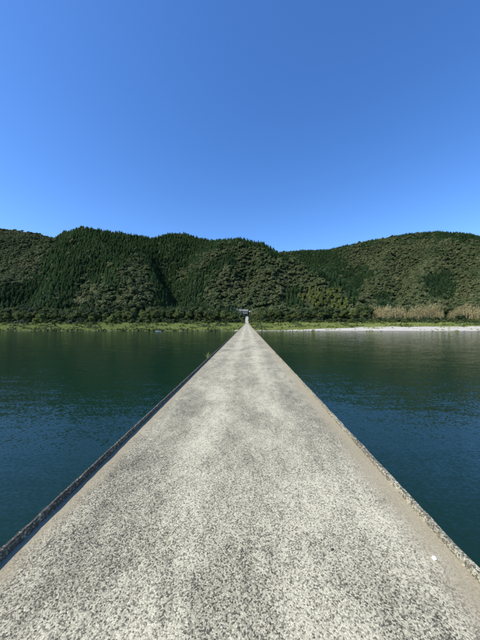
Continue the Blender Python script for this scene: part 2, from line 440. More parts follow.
bed = obj('river_bed', mesh('river_bed', [(-6000, -3000, -5.2), (6000, -3000, -5.2), (6000, 9000, -5.2), (-6000, 9000, -5.2)], [(0, 1, 2, 3)], M['ground']))
tag(bed, 'dark bed below the deep green river', kind='structure')
water = obj('river', mesh('river', [(-6000, -3000, 0), (6000, -3000, 0), (6000, 420, 0), (-6000, 420, 0)], [(0, 1, 2, 3)], M['water']))
tag(water, 'wide deep green rippled river below the bridge', kind='structure')

# ------------------------------------------------------------------ the bridge
XL, XR, XOL, XOR = -1.892, 1.640, -1.928, 1.695     # inner and outer faces of the low kerbs
bridge = empty('low_water_bridge', (0, 0, 0))
tag(bridge, 'long narrow concrete bridge without railings running straight to the far bank', 'bridge')
SPAN, Y0 = 15.0, 12.6
joints = [Y0 + SPAN * k for k in range(-5, 17)] + [264.0]
kerb_cache = {}
def kerb_mesh(L, side, fine, seed):
    r = np.random.default_rng(seed)
    n = int(L / (0.05 if fine else 0.5)); yv = np.linspace(0, L, n + 1)
    xi, xo = (XL, XOL) if side < 0 else (XR, XOR)
    vs, fs = [], []
    nz = lambda k: np.convolve(r.normal(0, 1, n + 3), [.25, .5, .25], 'valid') * k if fine else np.zeros(n + 1)
    a, b, c, d, e = nz(.005), nz(.006), nz(.006), nz(.005), nz(.004)
    k = 0.075 if side < 0 else 0.05
    chip = np.clip(np.convolve(r.normal(0, 1, n + 9), np.ones(9) / 9, 'valid') - 0.35, 0, 1) * 0.022 if fine else np.zeros(n + 1)
    sg = 1 if side < 0 else -1
    for i, y in enumerate(yv):
        vs += [(xi, y, -0.01), (xi + sg * a[i] * .6 - sg * chip[i] * .3, y, k * .75 + b[i]), (xi - sg * (0.008 + chip[i] * .3), y, k + c[i] - chip[i]),
               (xo + sg * 0.006, y, k + d[i] - chip[i]), (xo + e[i], y, k * .7), (xo, y, -0.30)]
    w = 6
    for i in range(n):
        for j in range(w - 1):
            q = (i * w + j, i * w + j + 1, (i + 1) * w + j + 1, (i + 1) * w + j)
            fs.append(q if side > 0 else q[::-1])
    fs += [tuple(range(w)) if side < 0 else tuple(range(w))[::-1], tuple(n * w + j for j in (range(w)[::-1] if side < 0 else range(w)))]
    return mesh('kerb', vs, fs, M['kerb_shade_tone'] if side < 0 else M['kerb'])
for i, (a, b) in enumerate(zip(joints[:-1], joints[1:])):
    g = 0.03
    L = b - a - g
    # the slab: top sheet slightly worn, full-depth sides
    slab = MB()
    slab.box(XOL + 0.004, XOR - 0.004, 0, L, -0.55, -0.0)
    o = slab.build('deck_slab', M['deck'], bridge); o.location = (0, a + g / 2, DECKZ + (0.004 if i % 3 == 1 else 0.0))
    near = -10 < a < 45
    for side in (-1, 1):
        if near: km = kerb_mesh(L - 0.02, side, True, 100 + i * 2 + side)
        else:
            key = (round(L, 2), side)
            if key not in kerb_cache: kerb_cache[key] = kerb_mesh(L - 0.02, side, False, 7)
            km = kerb_cache[key]
        ko = obj('kerb', km, bridge); ko.location = (0, a + g / 2 + 0.01, DECKZ + (0.004 if i % 3 == 1 else 0.0) + 0.001)
    # pier under each joint
    if i > 0 and a < 250:
        zb = -5.0
        p = MB(); p.box(XOL + 0.15, XOR - 0.15, -0.45, 0.45, DECKZ - 1.15, DECKZ - 0.56)
        po = p.build('pier', M['pier'], bridge); po.location = (0, a, 0)
        for cx in (-1.1, 0.9):
            c = MB(); c.tube((cx, 0, zb), (cx, 0, DECKZ - 1.151), 0.42, 0.42, 16); c.build('column', M['pier'], po, True)
ab = MB(); ab.box(XOL - 0.2, XOR + 0.2, 264.02, 265.4, -1.0, DECKZ - 0.03)
ab.build('abutment', M['pier'], bridge)

# the road that climbs the bank from the end of the bridge
ry = np.arange(265.4, 334, 1.0)
rv, rf = [], []
for k, y in enumerate(ry):
    z = float(road_z(y)); w = 1.9
    rv += [(-0.15 - w, y, z - 0.5), (-0.15 - w, y, z + 0.02), (-0.15 + w, y, z + 0.02), (-0.15 + w, y, z - 0.5)]
for k in range(len(ry) - 1):
    for j in range(3): rf.append((k * 4 + j, k * 4 + j + 1, k * 4 + j + 5, k * 4 + j + 4))
tag(obj('road', mesh('road', rv, rf, M['road'])), 'pale concrete road climbing the bank from the bridge end', kind='structure')

# ------------------------------------------------------------------ foliage meshes (leaf-sized faces over the whole crown)
def leaf_quads(P, N, size, r, aspect=0.6, droop=0.0):
    """small four-cornered leaf sprays at P, facing roughly N"""
    n = len(P)
    N = N + r.normal(0, 0.55, (n, 3)); N /= np.linalg.norm(N, axis=1)[:, None] + 1e-9
    A = np.cross(N, r.normal(0, 1, (n, 3))); A /= np.linalg.norm(A, axis=1)[:, None] + 1e-9
    A[:, 2] -= droop; A /= np.linalg.norm(A, axis=1)[:, None] + 1e-9
    B = np.cross(N, A)
    s = (size * r.uniform(0.6, 1.4, n))[:, None]
    V = np.stack([P - A * s, P + B * s * aspect, P + A * s, P - B * s * aspect], 1)
    return V.reshape(-1, 3), np.arange(4 * n).reshape(-1, 4)

def broad_crown(seed, R, H, base, lobes, leaves, size, flat=0.8):
    r = np.random.default_rng(seed)
    Vs, Fs, nb = [], [], 0
    for k in range(lobes):
        if k == 0: c = np.array([0, 0, base + (H - base) * 0.55]); rr = R * 0.62
        else:
            a = 2 * math.pi * k / (lobes - 1) + r.uniform(-.5, .5); q = r.uniform(0.35, 0.72) * R
            zc = base + (H - base) * r.uniform(0.22, 0.80); q *= 1.15 - 0.55 * (zc - base) / (H - base)
            c = np.array([q * math.cos(a), q * math.sin(a), zc]); rr = R * r.uniform(0.30, 0.50)
        n = int(leaves * (rr / R) ** 1.4)
        D = r.normal(0, 1, (n, 3)); D /= np.linalg.norm(D, axis=1)[:, None]
        D[:, 2] = np.where(D[:, 2] < -0.55, -D[:, 2], D[:, 2])
        rad = rr * (1 - 0.45 * r.uniform(0, 1, n) ** 2.2)
        P = c + D * rad[:, None] * np.array([1, 1, flat])
        P[:, 2] = np.maximum(P[:, 2], base * 0.6)
        V, Fq = leaf_quads(P, D + np.array([0, 0, 0.35]), size, r)
        Vs.append(V); Fs.append(Fq + nb); nb += len(V)
        # dense heart of the lobe so that daylight does not fall straight through it
        bm = bmesh.new(); bmesh.ops.create_icosphere(bm, subdivisions=1, radius=1.0)
        hv = np.array([v.co[:] for v in bm.verts]); hf = [[v.index for v in f.verts] for f in bm.faces]; bm.free()
        hv = c + hv * rr * 0.66 * r.uniform(0.8, 1.15, (len(hv), 1)) * np.array([1, 1, flat])
        Vs.append(hv); Fs += [np.array(hf) + nb]; nb += len(hv)
    return np.concatenate(Vs), [tuple(q) for f in Fs for q in f]

def cedar_crown(seed, R, H, base, tiers, per):
    r = np.random.default_rng(seed); V, Fc = [], []
    def tri(*pts):
        b = len(V); V.extend(pts); Fc.append(tuple(range(b, b + len(pts))))
    for k in range(tiers):
        u = (k + r.uniform(-.3, .3)) / tiers; z = base + (H - base) * u
        R0 = R * (1 - u) ** 0.6 * r.uniform(0.82, 1.1) + 0.12
        n = max(4, int(per * (1 - 0.55 * u)))
        for j in range(n):
            a = 2 * math.pi * (j + r.uniform(-.4, .4)) / n + k * 1.3; L = R0 * r.uniform(0.75, 1.12); wv = L * r.uniform(.28, .42) + .08
            d = np.array([math.cos(a), math.sin(a), 0]); s = np.array([-math.sin(a), math.cos(a), 0])
            up = np.array([0, 0, 1.0]); dr = r.uniform(-.30, .05) * L; tw = r.uniform(-.35, .35)
            root = d * L * 0.10 + up * z; mid = d * L * .62 + up * (z + dr * .2 + .14 * L); tip = d * L + up * (z + dr)
            tri(root, mid + s * wv + up * (tw * wv - .1), tip, mid - s * wv + up * (-tw * wv - .1))
    # shaded heart
    n = 7; b = len(V)
    for j in range(n):
        a = 2 * math.pi * j / n; V.append(np.array([math.cos(a) * R * .5, math.sin(a) * R * .5, base]))
    V.append(np.array([0, 0, H * 0.97]))
    for j in range(n): Fc.append((b + j, b + (j + 1) % n, b + n))
    return np.array(V), Fc

def trunk_mesh(name, seed, h, r0, limbs, spread, mat):
    r = random.Random(seed); m = MB(); p = Vector((0, 0, -0.6)); top = Vector((r.uniform(-.3, .3), r.uniform(-.3, .3), h))
    mid = p.lerp(top, 0.5) + Vector((r.uniform(-.2, .2), r.uniform(-.2, .2), 0))
    m.tube(p, mid, r0, r0 * .72, 6, False); m.tube(mid, top, r0 * .72, r0 * .3, 6)
    for k in range(limbs):
        a = 2 * math.pi * k / limbs + r.uniform(-.4, .4); s = p.lerp(top, r.uniform(.35, .8))
        e = s + Vector((math.cos(a) * spread, math.sin(a) * spread, spread * r.uniform(.5, 1.1)))
        m.tube(s, e, r0 * .4, r0 * .12, 5)
    return m.me(name, mat)

def crown_me(name, VF, mat): return mesh(name, VF[0], VF[1], mat)

# ------------------------------------------------------------------ scattering of what nobody could count (forest, grass)
def scatter(name, P, rz, sc, protos, label):
    me = bpy.data.meshes.new(name); n = len(P)
    me.vertices.add(n); me.vertices.foreach_set('co', np.asarray(P, np.float32).ravel())
    a = me.attributes.new('rz', 'FLOAT', 'POINT'); a.data.foreach_set('value', np.asarray(rz, np.float32))
    a = me.attributes.new('sc', 'FLOAT_VECTOR', 'POINT'); a.data.foreach_set('vector', np.asarray(sc, np.float32).ravel())
    a = me.attributes.new('pick', 'INT', 'POINT'); a.data.foreach_set('value', rng.integers(0, len(protos), n).astype(np.int32))
    o = obj(name, me)
    c = bpy.data.collections.new(name + '_kinds')
    for k, pm in enumerate(protos): c.objects.link(bpy.data.objects.new('%s_kind_%d' % (name, k), pm))
    g = bpy.data.node_groups.new(name + '_scatter', 'GeometryNodeTree')
    g.interface.new_socket('Geometry', in_out='INPUT', socket_type='NodeSocketGeometry')
    g.interface.new_socket('Geometry', in_out='OUTPUT', socket_type='NodeSocketGeometry')
    N = g.nodes.new; gi, go = N('NodeGroupInput'), N('NodeGroupOutput'); ip = N('GeometryNodeInstanceOnPoints')
    ci = N('GeometryNodeCollectionInfo'); ci.inputs['Collection'].default_value = c
    ci.inputs['Separate Children'].default_value = True; ci.inputs['Reset Children'].default_value = True
    def attr(nm, ty):
        q = N('GeometryNodeInputNamedAttribute'); q.data_type = ty; q.inputs['Name'].default_value = nm; return q.outputs['Attribute']
    cx = N('ShaderNodeCombineXYZ'); g.links.new(attr('rz', 'FLOAT'), cx.inputs[2])
    ip.inputs['Pick Instance'].default_value = True
    g.links.new(gi.outputs[0], ip.inputs['Points']); g.links.new(ci.outputs[0], ip.inputs['Instance'])
    g.links.new(attr('pick', 'INT'), ip.inputs['Instance Index'])
    g.links.new(cx.outputs[0], ip.inputs['Rotation']); g.links.new(attr('sc', 'FLOAT_VECTOR'), ip.inputs['Scale'])
    g.links.new(ip.outputs[0], go.inputs[0])
    md = o.modifiers.new('scatter', 'NODES'); md.node_group = g
    return tag(o, label, kind='stuff')

def jitter_grid(x0, x1, y0, y1, sp, jit=0.42):
    X, Y = np.meshgrid(np.arange(x0, x1, sp), np.arange(y0, y1, sp))
    X = X + (np.arange(X.shape[0]) % 2)[:, None] * sp * .5
    return (X + rng.uniform(-jit, jit, X.shape) * sp).ravel(), (Y + rng.uniform(-jit, jit, X.shape) * sp).ravel()

def in_view(X, Y, m=45):
    px = PX0 + F * X / Y; return (px > -m) & (px < 480 + m)

BROAD = [   # where the photo shows olive-brown broadleaf wood on the hills (photo pixels)
    [(-300, 180), (52, 231), (40, 250), (30, 268), (8, 286), (-300, 310)],
    [(86, 274), (96, 281), (118, 283), (122, 304), (70, 304), (74, 290)],
    [(133, 252), (141, 272), (156, 288), (152, 306), (116, 306), (120, 272)],
    [(228, 240), (234, 246), (202, 269), (176, 276), (186, 263)],
    [(241, 250), (244, 306), (207, 303), (203, 287), (226, 266)],
    [(236, 246), (246, 243), (262, 250), (286, 256), (322, 274), (350, 296), (362, 318), (240, 318)],
    [(352, 246), (400, 239), (440, 240), (480, 244), (700, 240), (700, 330), (350, 330), (358, 298), (372, 270), (340, 262)],
]
CEDAR_IN = [[(284, 288), (302, 286), (306, 306), (290, 306)], [(425, 275), (450, 274), (452, 296), (418, 296)], [(334, 274), (362, 282), (358, 296), (338, 286)],
            [(372, 296), (392, 294), (396, 308), (376, 308)]]
YELLOW = [[(306, 290), (340, 286), (352, 300), (345, 308), (304, 304)]]

def hill_keep(X, Y, Z):
    off_road = ~((np.abs(X + 5) < 9.5) & (Y > 320) & (Y < 349)) & ~((np.abs(X) < 6) & (Y < 338))
    return in_view(X, Y) & off_road

# visibility: drop trees on far slopes that no viewpoint near the camera could see
VG_x, VG_y = np.arange(-700, 760, 8.0), np.arange(230, 1120, 8.0)
def seen_from(X, Y, Z, ex):
    ok = np.ones(len(X), bool)
    for u in np.linspace(0.30, 0.985, 40):
        xx, yy, zz = ex + (X - ex) * u, Y * u, 14 + (Z - 14) * u
        m = (yy > 280) & ((1 - u) * Y > 12)
        if m.any():
            h = np.full(len(X), -1e9); h[m] = terrain(xx[m], yy[m]); ok &= h < zz + 4
    return ok

def species(px, py):
    jx, jy = px + rng.normal(0, 2.2, px.shape) + 9 * fbm(px / 13, py / 9, 90, 3), py + rng.normal(0, 1.8, px.shape) + 7 * fbm(px / 13, py / 9, 95, 3)
    b = np.zeros(px.shape, bool)
    for p in BROAD: b |= in_poly(jx, jy, p)
    for p in CEDAR_IN: b &= ~in_poly(jx, jy, p)
    b ^= rng.uniform(0, 1, px.shape) < 0.035
    y = np.zeros(px.shape, bool)
    for p in YELLOW: y |= in_poly(jx, jy, p)
    return b | y, y

cedar_protos = [crown_me('cedar_crown', cedar_crown(s, 2.9, 10.0, 0.4, 11, 11), M['cedar']) for s in (1, 2, 3, 4)]
broad_protos = [crown_me('broad_crown', broad_crown(s, 4.4, 9.5, 1.0, 8, 260, 0.62), M['broad']) for s in (11, 12, 13, 14, 15)]
yellow_protos = [crown_me('bamboo_crown', broad_crown(s, 3.2, 9.5, 1.0, 8, 230, 0.6, 1.2), M['bamgreen']) for s in (21, 22, 23)]

def forest_points(sp, y0, y1):
    X, Y = jitter_grid(-900, 980, y0, y1, sp)
    m = in_view(X, Y); X, Y = X[m], Y[m]; Z = terrain(X, Y)
    m = hill_keep(X, Y, Z); X, Y, Z = X[m], Y[m], Z[m]
    m = seen_from(X, Y, Z + 9, -25.0) | seen_from(X, Y, Z + 9, 25.0)
    return X[m], Y[m], Z[m]
def place_forest():
    X, Y, Z = forest_points(4.5, 312, 1110)
    px, py = to_px(X, Y, Z + 8); b, _ = species(px, py)
    m = ~b; X, Y, Z = X[m], Y[m], Z[m]; n = len(X)
    s = rng.uniform(0.65, 1.25, n)
    scatter('cedar_forest', np.stack([X, Y, Z - 0.4], 1), rng.uniform(0, 6.28, n), np.stack([s * rng.uniform(.9, 1.2, n), s * rng.uniform(.9, 1.2, n), s * rng.uniform(.85, 1.1, n)], 1),
            cedar_protos, 'dark green cedar forest covering the steep hillsides')
    nc = n
    X, Y, Z = forest_points(5.3, 306, 1110)
    px, py = to_px(X, Y, Z + 7); b, yl = species(px, py)
    m = b & ~yl; n = int(m.sum()); s = np.exp(rng.normal(-0.2, 0.26, n))
    scatter('broadleaf_forest', np.stack([X[m], Y[m], Z[m] - 0.6], 1), rng.uniform(0, 6.28, n), np.stack([s, s, s * rng.uniform(.8, 1.1, n)], 1),
            broad_protos, 'olive broadleaf forest of rounded crowns covering the hillsides')
    m = yl; n2 = int(m.sum()); s = rng.uniform(0.7, 1.1, n2)
    scatter('bamboo_grove', np.stack([X[m], Y[m], Z[m] - 0.6], 1), rng.uniform(0, 6.28, n2), np.stack([s, s, s * 1.15], 1),
            yellow_protos, 'yellow-green bamboo grove at the foot of the middle hill')
    print('forest', nc, n, n2)
place_forest()

# ------------------------------------------------------------------ trees one by one along the bank
KIND = {}
def define(kind, variants): KIND[kind] = variants
def cm(V, mat, nm='crown'): return mesh(nm, V[0], V[1], mat)
def tm(seed, h, r0, limbs, spread): return trunk_mesh('trunk', seed, h, r0, limbs, spread, M['bark'])
define('broad', [(tm(s, 7.5, .26, 5, 2.0), cm(broad_crown(s + 30, 5.0, 12.0, 1.6, 11, 420, .48), M['bankleaf'])) for s in range(5)])
define('dark', [(tm(s + 9, 7.5, .28, 5, 2.2), cm(broad_crown(s + 50, 5.4, 12.0, 1.2, 11, 440, .50), M['darkleaf'])) for s in range(4)])
define('willow', [(tm(s + 20, 6.5, .24, 6, 2.2), cm(broad_crown(s + 70, 4.6, 11.5, 0.6, 13, 430, .42, 1.05), M['willow'])) for s in range(3)])
define('shrub', [(tm(s + 30, 1.6, .09, 5, .9), cm(broad_crown(s + 90, 2.3, 3.4, 0.2, 8, 230, .30), M['bankleaf'])) for s in range(4)])
define('darkshrub', [(tm(s + 36, 1.6, .09, 5, .9), cm(broad_crown(s + 97, 2.4, 3.6, 0.2, 8, 230, .32), M['darkleaf'])) for s in range(3)])
define('greyshrub', [(tm(s + 40, 1.6, .09, 5, .9), cm(broad_crown(s + 110, 2.4, 3.2, 0.2, 8, 230, .30), M['greyleaf'])) for s in range(3)])
define('cedar', [(tm(s + 50, 13.0, .24, 0, 0), cm(cedar_crown(s + 130, 3.0, 16.0, 1.6, 18, 12), M['cedar'])) for s in range(4)])

def bamboo_meshes(seed):
    r = random.Random(seed); m = MB(); rr = np.random.default_rng(seed); P, D = [], []
    for k in range(16):
        x, y = r.gauss(0, 1.5), r.gauss(0, 1.3); h = r.uniform(6.5, 10.5); lx, ly = r.uniform(-.7, .7), r.uniform(-.7, .7)
        m.tube((x, y, -.4), (x + lx * .3, y + ly * .3, h * .6), .085, .07, 4, False)
        m.tube((x + lx * .3, y + ly * .3, h * .6), (x + lx, y + ly, h), .07, .02, 4, False)
        for q in range(20):
            u = r.uniform(.22, 1.0); c = np.array([x + lx * u * u, y + ly * u * u, h * u]); w = 0.75 * (1.15 - u * .6)
            P.append(c + rr.normal(0, 1, 3) * np.array([w, w, .5])); D.append(rr.normal(0, 1, 3))
    V, Fq = leaf_quads(np.array(P), np.array(D), 0.52, rr, 0.32, 0.9)
    return m.me('culms', M['culm']), mesh('foliage', V, Fq, M['bamboo'])
define('bamboo', [bamboo_meshes(s) for s in (1, 2, 3, 4)])

def plant(kind, name, x, y, scale, label, cat, group, sz=1.0, dz=0.0, zz=None):
    a, b = rnd.choice(KIND[kind])
    o = empty(name, (x, y, (gz(x, y) if zz is None else zz) + dz), rnd.uniform(0, 6.28)); w = rnd.uniform(.9, 1.12)
    o.scale = (scale * w, scale / w, scale * sz)
    tag(o, label, cat, group)
    nm = ('culms', 'foliage') if kind == 'bamboo' else ('trunk', 'crown')
    obj(nm[0], a, o); obj(nm[1], b, o)
    return o

def row(kind, name, label, cat, group, x0, x1, step, Y, dY, s0, s1, skip=(), sz=1.0):
    """plants at about every `step` photo pixels along the bank, at distance about Y"""
    px = x0
    while px <= x1:
        p = px + rnd.uniform(-.35, .35) * step; y = Y + rnd.uniform(-dY, dY)
        x = (p - PX0) / F * y
        if not any(a <= p <= b for a, b in skip) and abs(x) > 4.2:
            plant(kind, name, x, y, rnd.uniform(s0, s1), label, cat, group, sz)
        px += step

LG, RG = 'trees along the bank left of the bridge', 'trees along the bank right of the bridge'
# left of the bridge
row('broad', 'broadleaf_tree', 'mid green rounded tree in the belt behind the grass left of the bridge', 'tree', LG, -12, 236, 7.2, 268, 5, .85, 1.2)
row('dark', 'evergreen_tree', 'dark evergreen tree between the lighter trees left of the bridge', 'tree', 'dark evergreens left of the bridge', -10, 230, 9.5, 278, 5, 1.0, 1.35)
row('broad', 'broadleaf_tree', 'green rounded tree at the foot of the cedar hill left of the bridge', 'tree', 'trees at the foot of the cedar hill', -12, 216, 7.6, 290, 5, 1.0, 1.35)
row('dark', 'evergreen_tree', 'dark evergreen tree under the cedars of the left hill', 'tree', 'dark evergreens under the cedar hill', -12, 218, 8.5, 304, 5, .95, 1.3)
row('darkshrub', 'shrub', 'low dark bush at the foot of the left tree belt', 'shrub', 'dark bushes under the left tree belt', -8, 236, 5.5, 260, 3, 1.0, 1.7)
row('shrub', 'shrub', 'light green bush at the upper edge of the left grass', 'shrub', 'light bushes at the edge of the left grass', -6, 232, 9, 252, 4, .8, 1.4)
for px, Y in ((10, 250), (17, 251), (66, 250), (74, 252)):
    x = (px - PX0) / F * Y
    plant('greyshrub', 'shrub', x, Y, rnd.uniform(1.0, 1.4), 'grey-green leafy bush beside a pale willow left of the bridge', 'shrub', 'grey-green bushes on the left bank')
for px, Y, s, lab in ((36, 240, 1.12, 'tall pale yellow-green willow standing forward at the water far left of the bridge'),
                      (30, 239, .70, 'lower pale willow growing against the tall forward willow'),
                      (109, 246, .98, 'bright green willow with a full round crown behind the left grass'),
                      (89, 246, .80, 'smaller bright willow between two bushes left of the bridge'),
                      (223, 300, 1.0, 'light green tree rising above the dark trees beside the bridge road')):
    x = (px - PX0) / F * Y; plant('willow', 'willow_tree', x, Y, s, lab, 'tree', None)
row('cedar', 'cedar_tree', 'tall dark cedar in the row behind the left tree belt near the house', 'tree', 'cedars behind the tree belt near the house', 168, 236, 4.6, 312, 6, .85, 1.2)
# right of the bridge
row('broad', 'broadleaf_tree', 'mid green rounded tree in the belt behind the grass right of the bridge', 'tree', RG, 257, 368, 7.0, 276, 5, .75, 1.1)
row('dark', 'evergreen_tree', 'dark evergreen tree in the belt right of the bridge', 'tree', 'dark evergreens right of the bridge', 262, 372, 7.5, 285, 5, .9, 1.25)
row('broad', 'broadleaf_tree', 'green rounded tree at the foot of the olive hill right of the bridge', 'tree', 'trees at the foot of the olive hill', 262, 380, 7.5, 300, 5, .85, 1.2)
row('dark', 'evergreen_tree', 'dark evergreen tree rising behind the pale bamboo', 'tree', 'dark evergreens behind the bamboo', 372, 492, 8.0, 308, 5, .9, 1.3)
row('broad', 'broadleaf_tree', 'green rounded tree behind the pale bamboo', 'tree', 'green trees behind the bamboo', 370, 492, 9, 299, 4, .8, 1.1)
row('bamboo', 'bamboo_clump', 'pale straw-coloured bamboo clump behind the right-hand gravel bar', 'bamboo', 'pale bamboo clumps behind the gravel bar', 362, 490, 3.4, 280, 4, .8, 1.55, [(437, 446)])
row('bamboo', 'bamboo_clump', 'tall pale bamboo clump in the rear of the grove right of the bridge', 'bamboo', 'tall pale bamboo clumps', 378, 490, 4.4, 288, 3, 1.15, 1.85, [(400, 412), (437, 450)])
row('darkshrub', 'shrub', 'dark rounded bush in front of the pale bamboo', 'shrub', 'dark bushes in front of the bamboo', 362, 492, 7.0, 270, 3, 1.0, 1.7)
row('darkshrub', 'shrub', 'dark bush under the right tree belt near the bridge', 'shrub', 'dark bushes under the right tree belt', 262, 362, 5.5, 268, 3, 1.0, 1.6)
row('shrub', 'shrub', 'light green bush at the upper edge of the right grass', 'shrub', 'light bushes at the edge of the right grass', 256, 490, 8, 265, 3, .7, 1.2)
for px, Y in ((453, 272), (457, 273)):
    plant('dark', 'evergreen_tree', (px - PX0) / F * Y, Y, .62, 'small dark tree standing in a gap of the pale bamboo', 'tree', 'small dark trees among the bamboo')
# low bushes and rocks along the waterline
for px, s in ((262, .30), (267, .25), (280, .28), (286, .22), (292, .28), (305, .25), (308, .2), (312, .26)):
    x = (px - PX0) / F * 214; y = float(yw(np.array([x]))[0]) + 2.0
    plant('darkshrub', 'shrub', x, y, s, 'tiny dark bush at the water edge right of the bridge', 'shrub', 'tiny bushes at the right water edge', .8)

def rock_mesh(seed):
    bm = bmesh.new(); bmesh.ops.create_icosphere(bm, subdivisions=2, radius=1.0); r = random.Random(seed)
    cut = [(Vector((r.gauss(0, 1), r.gauss(0, 1), r.gauss(0, 1))).normalized(), r.uniform(.55, .85)) for _ in range(9)]
    for v in bm.verts:
        for n, d in cut:
            e = v.co.dot(n) - d
            if e > 0: v.co -= n * e
        v.co += Vector((r.uniform(-.03, .03), r.uniform(-.03, .03), r.uniform(-.03, .03)))
    me = bpy.data.meshes.new('rock'); bm.to_mesh(me); bm.free(); me.materials.append(M['rock']); return me
rocks = [rock_mesh(s) for s in range(4)]
for k in range(46):
    px = rnd.choice([rnd.uniform(0, 230), rnd.uniform(258, 320), rnd.uniform(340, 480)])
    x = (px - PX0) / F * 213; y = float(yw(np.array([x]))[0]) + rnd.uniform(-.6, 1.6)
    o = obj('rock', rnd.choice(rocks), None, (x, y, gz(x, y) + .05), rnd.uniform(0, 6)); s = rnd.uniform(.3, .8)
    o.scale = (s * 1.5, s, s * .7)
    if x < 0: tag(o, 'grey boulder lying at the water edge left of the bridge', 'rock', 'boulders at the left water edge')
    else: tag(o, 'grey boulder lying at the water edge right of the bridge', 'rock', 'boulders at the right water edge')

# ------------------------------------------------------------------ undergrowth between the trees
X, Y = jitter_grid(-360, 370, 262, 352, 2.6)
Z = terrain(X, Y)
m = in_view(X, Y, 25) & ~((np.abs(X + .1) < 2.9) & (Y < 338)) & ~((np.abs(X + 5) < 8.5) & (Y > 332) & (Y < 348)) & (rng.uniform(0, 1, X.shape) < np.clip((Y - 258) / 16, 0.15, 1))
X, Y, Z = X[m], Y[m], Z[m]; n = len(X); s = rng.uniform(.5, 1.2, n)
under = [mesh('bush', *broad_crown(q, 2.0, 2.6, 0.0, 6, 150, .32), M['bankleaf']) for q in (201, 202, 203)] + [mesh('bush', *broad_crown(q, 2.0, 2.8, 0.0, 6, 150, .32), M['darkleaf']) for q in (204, 205)]
scatter('undergrowth', np.stack([X, Y, Z - .3], 1), rng.uniform(0, 6.28, n), np.stack([s, s, s], 1), under, 'leafy undergrowth on the slope between the bank trees')

# ------------------------------------------------------------------ grass on the bank
def tuft(seed, n, h, spread, w):
    r = random.Random(seed); V, Fc = [], []
    for k in range(n):
        a = r.uniform(0, 6.28); q = r.uniform(0, spread); x, y = q * math.cos(a), q * math.sin(a); b = r.uniform(0, 6.28)
        hh = h * r.uniform(.55, 1.1); lean = r.uniform(.1, .5) * hh; dx, dy = math.cos(b), math.sin(b); sx, sy = -dy * w, dx * w; i = len(V)
        V += [(x - sx, y - sy, -.1), (x + sx, y + sy, -.1), (x + dx * lean * .35 + sx * .8, y + dy * lean * .35 + sy * .8, hh * .6),
              (x + dx * lean * .35 - sx * .8, y + dy * lean * .35 - sy * .8, hh * .6), (x + dx * lean, y + dy * lean, hh * r.uniform(.85, 1.0))]
        Fc += [(i, i + 1, i + 2, i + 3), (i + 3, i + 2, i + 4)]
    return V, Fc
grass_protos = [mesh('grass_tuft', *tuft(s, 26, 1.25, .9, .075), M['grass']) for s in (1, 2, 3)]
X, Y = jitter_grid(-330, 330, 208, 276, 1.25)
t_ = Y - yw(X); Z = terrain(X, Y)
m = in_view(X, Y, 25) & (t_ > 0.4) & ((gravel_mask(X, Y) < rng.uniform(.02, .5, X.shape)) | ((fbm(X / 8, Y / 3, 88, 3) > .42) & (rng.uniform(0, 1, X.shape) < .6))) & ~((np.abs(X + .1) < 2.6))
m &= rng.uniform(0, 1, X.shape) < np.clip(1.1 - (t_ - 46) / 22, .25, 1) * np.clip(.85 + .5 * fbm(X / 9, Y / 9, 61, 2), .35, 1)
X, Y, Z, t_ = X[m], Y[m], Z[m], t_[m]; n = len(X); s = rng.uniform(.55, 1.15, n) * np.clip(.95 + .35 * fbm(X / 12, Y / 7, 63, 2), .5, 1.4)
scatter('bank_grass', np.stack([X, Y, Z], 1), rng.uniform(0, 6.28, n), np.stack([s, s, s * rng.uniform(.8, 1.25, n)], 1), grass_protos,
        'tall light green grass covering the far river bank')
print('grass', n)
herb = [mesh('weed_clump', *broad_crown(q, 1.1, 1.5, 0.0, 5, 120, .2, 1.0), M[k]) for q, k in ((301, 'bankleaf'), (302, 'willow'), (303, 'bankleaf'), (304, 'willow'), (305, 'greyleaf'))]
X, Y = jitter_grid(-330, 330, 210, 270, 1.7)
t_ = Y - yw(X)
clump = fbm(X / 10.0, Y / 5.0, 71, 3)
m = in_view(X, Y, 25) & (t_ > 0.2) & (gravel_mask(X, Y) < .35) & (np.abs(X + .1) > 3) & ((clump > .24) | ((t_ < 3.0) & (X < 0) & (clump > -.15)))
X, Y = X[m], Y[m]; Z = terrain(X, Y); n = len(X); s = rng.uniform(.5, 1.25, n)
scatter('bank_weeds', np.stack([X, Y, Z - .15], 1), rng.uniform(0, 6.28, n), np.stack([s, s, s * rng.uniform(.8, 1.4, n)], 1), herb, 'leafy weeds in clumps over the grassy river bank')
print('weeds', n)

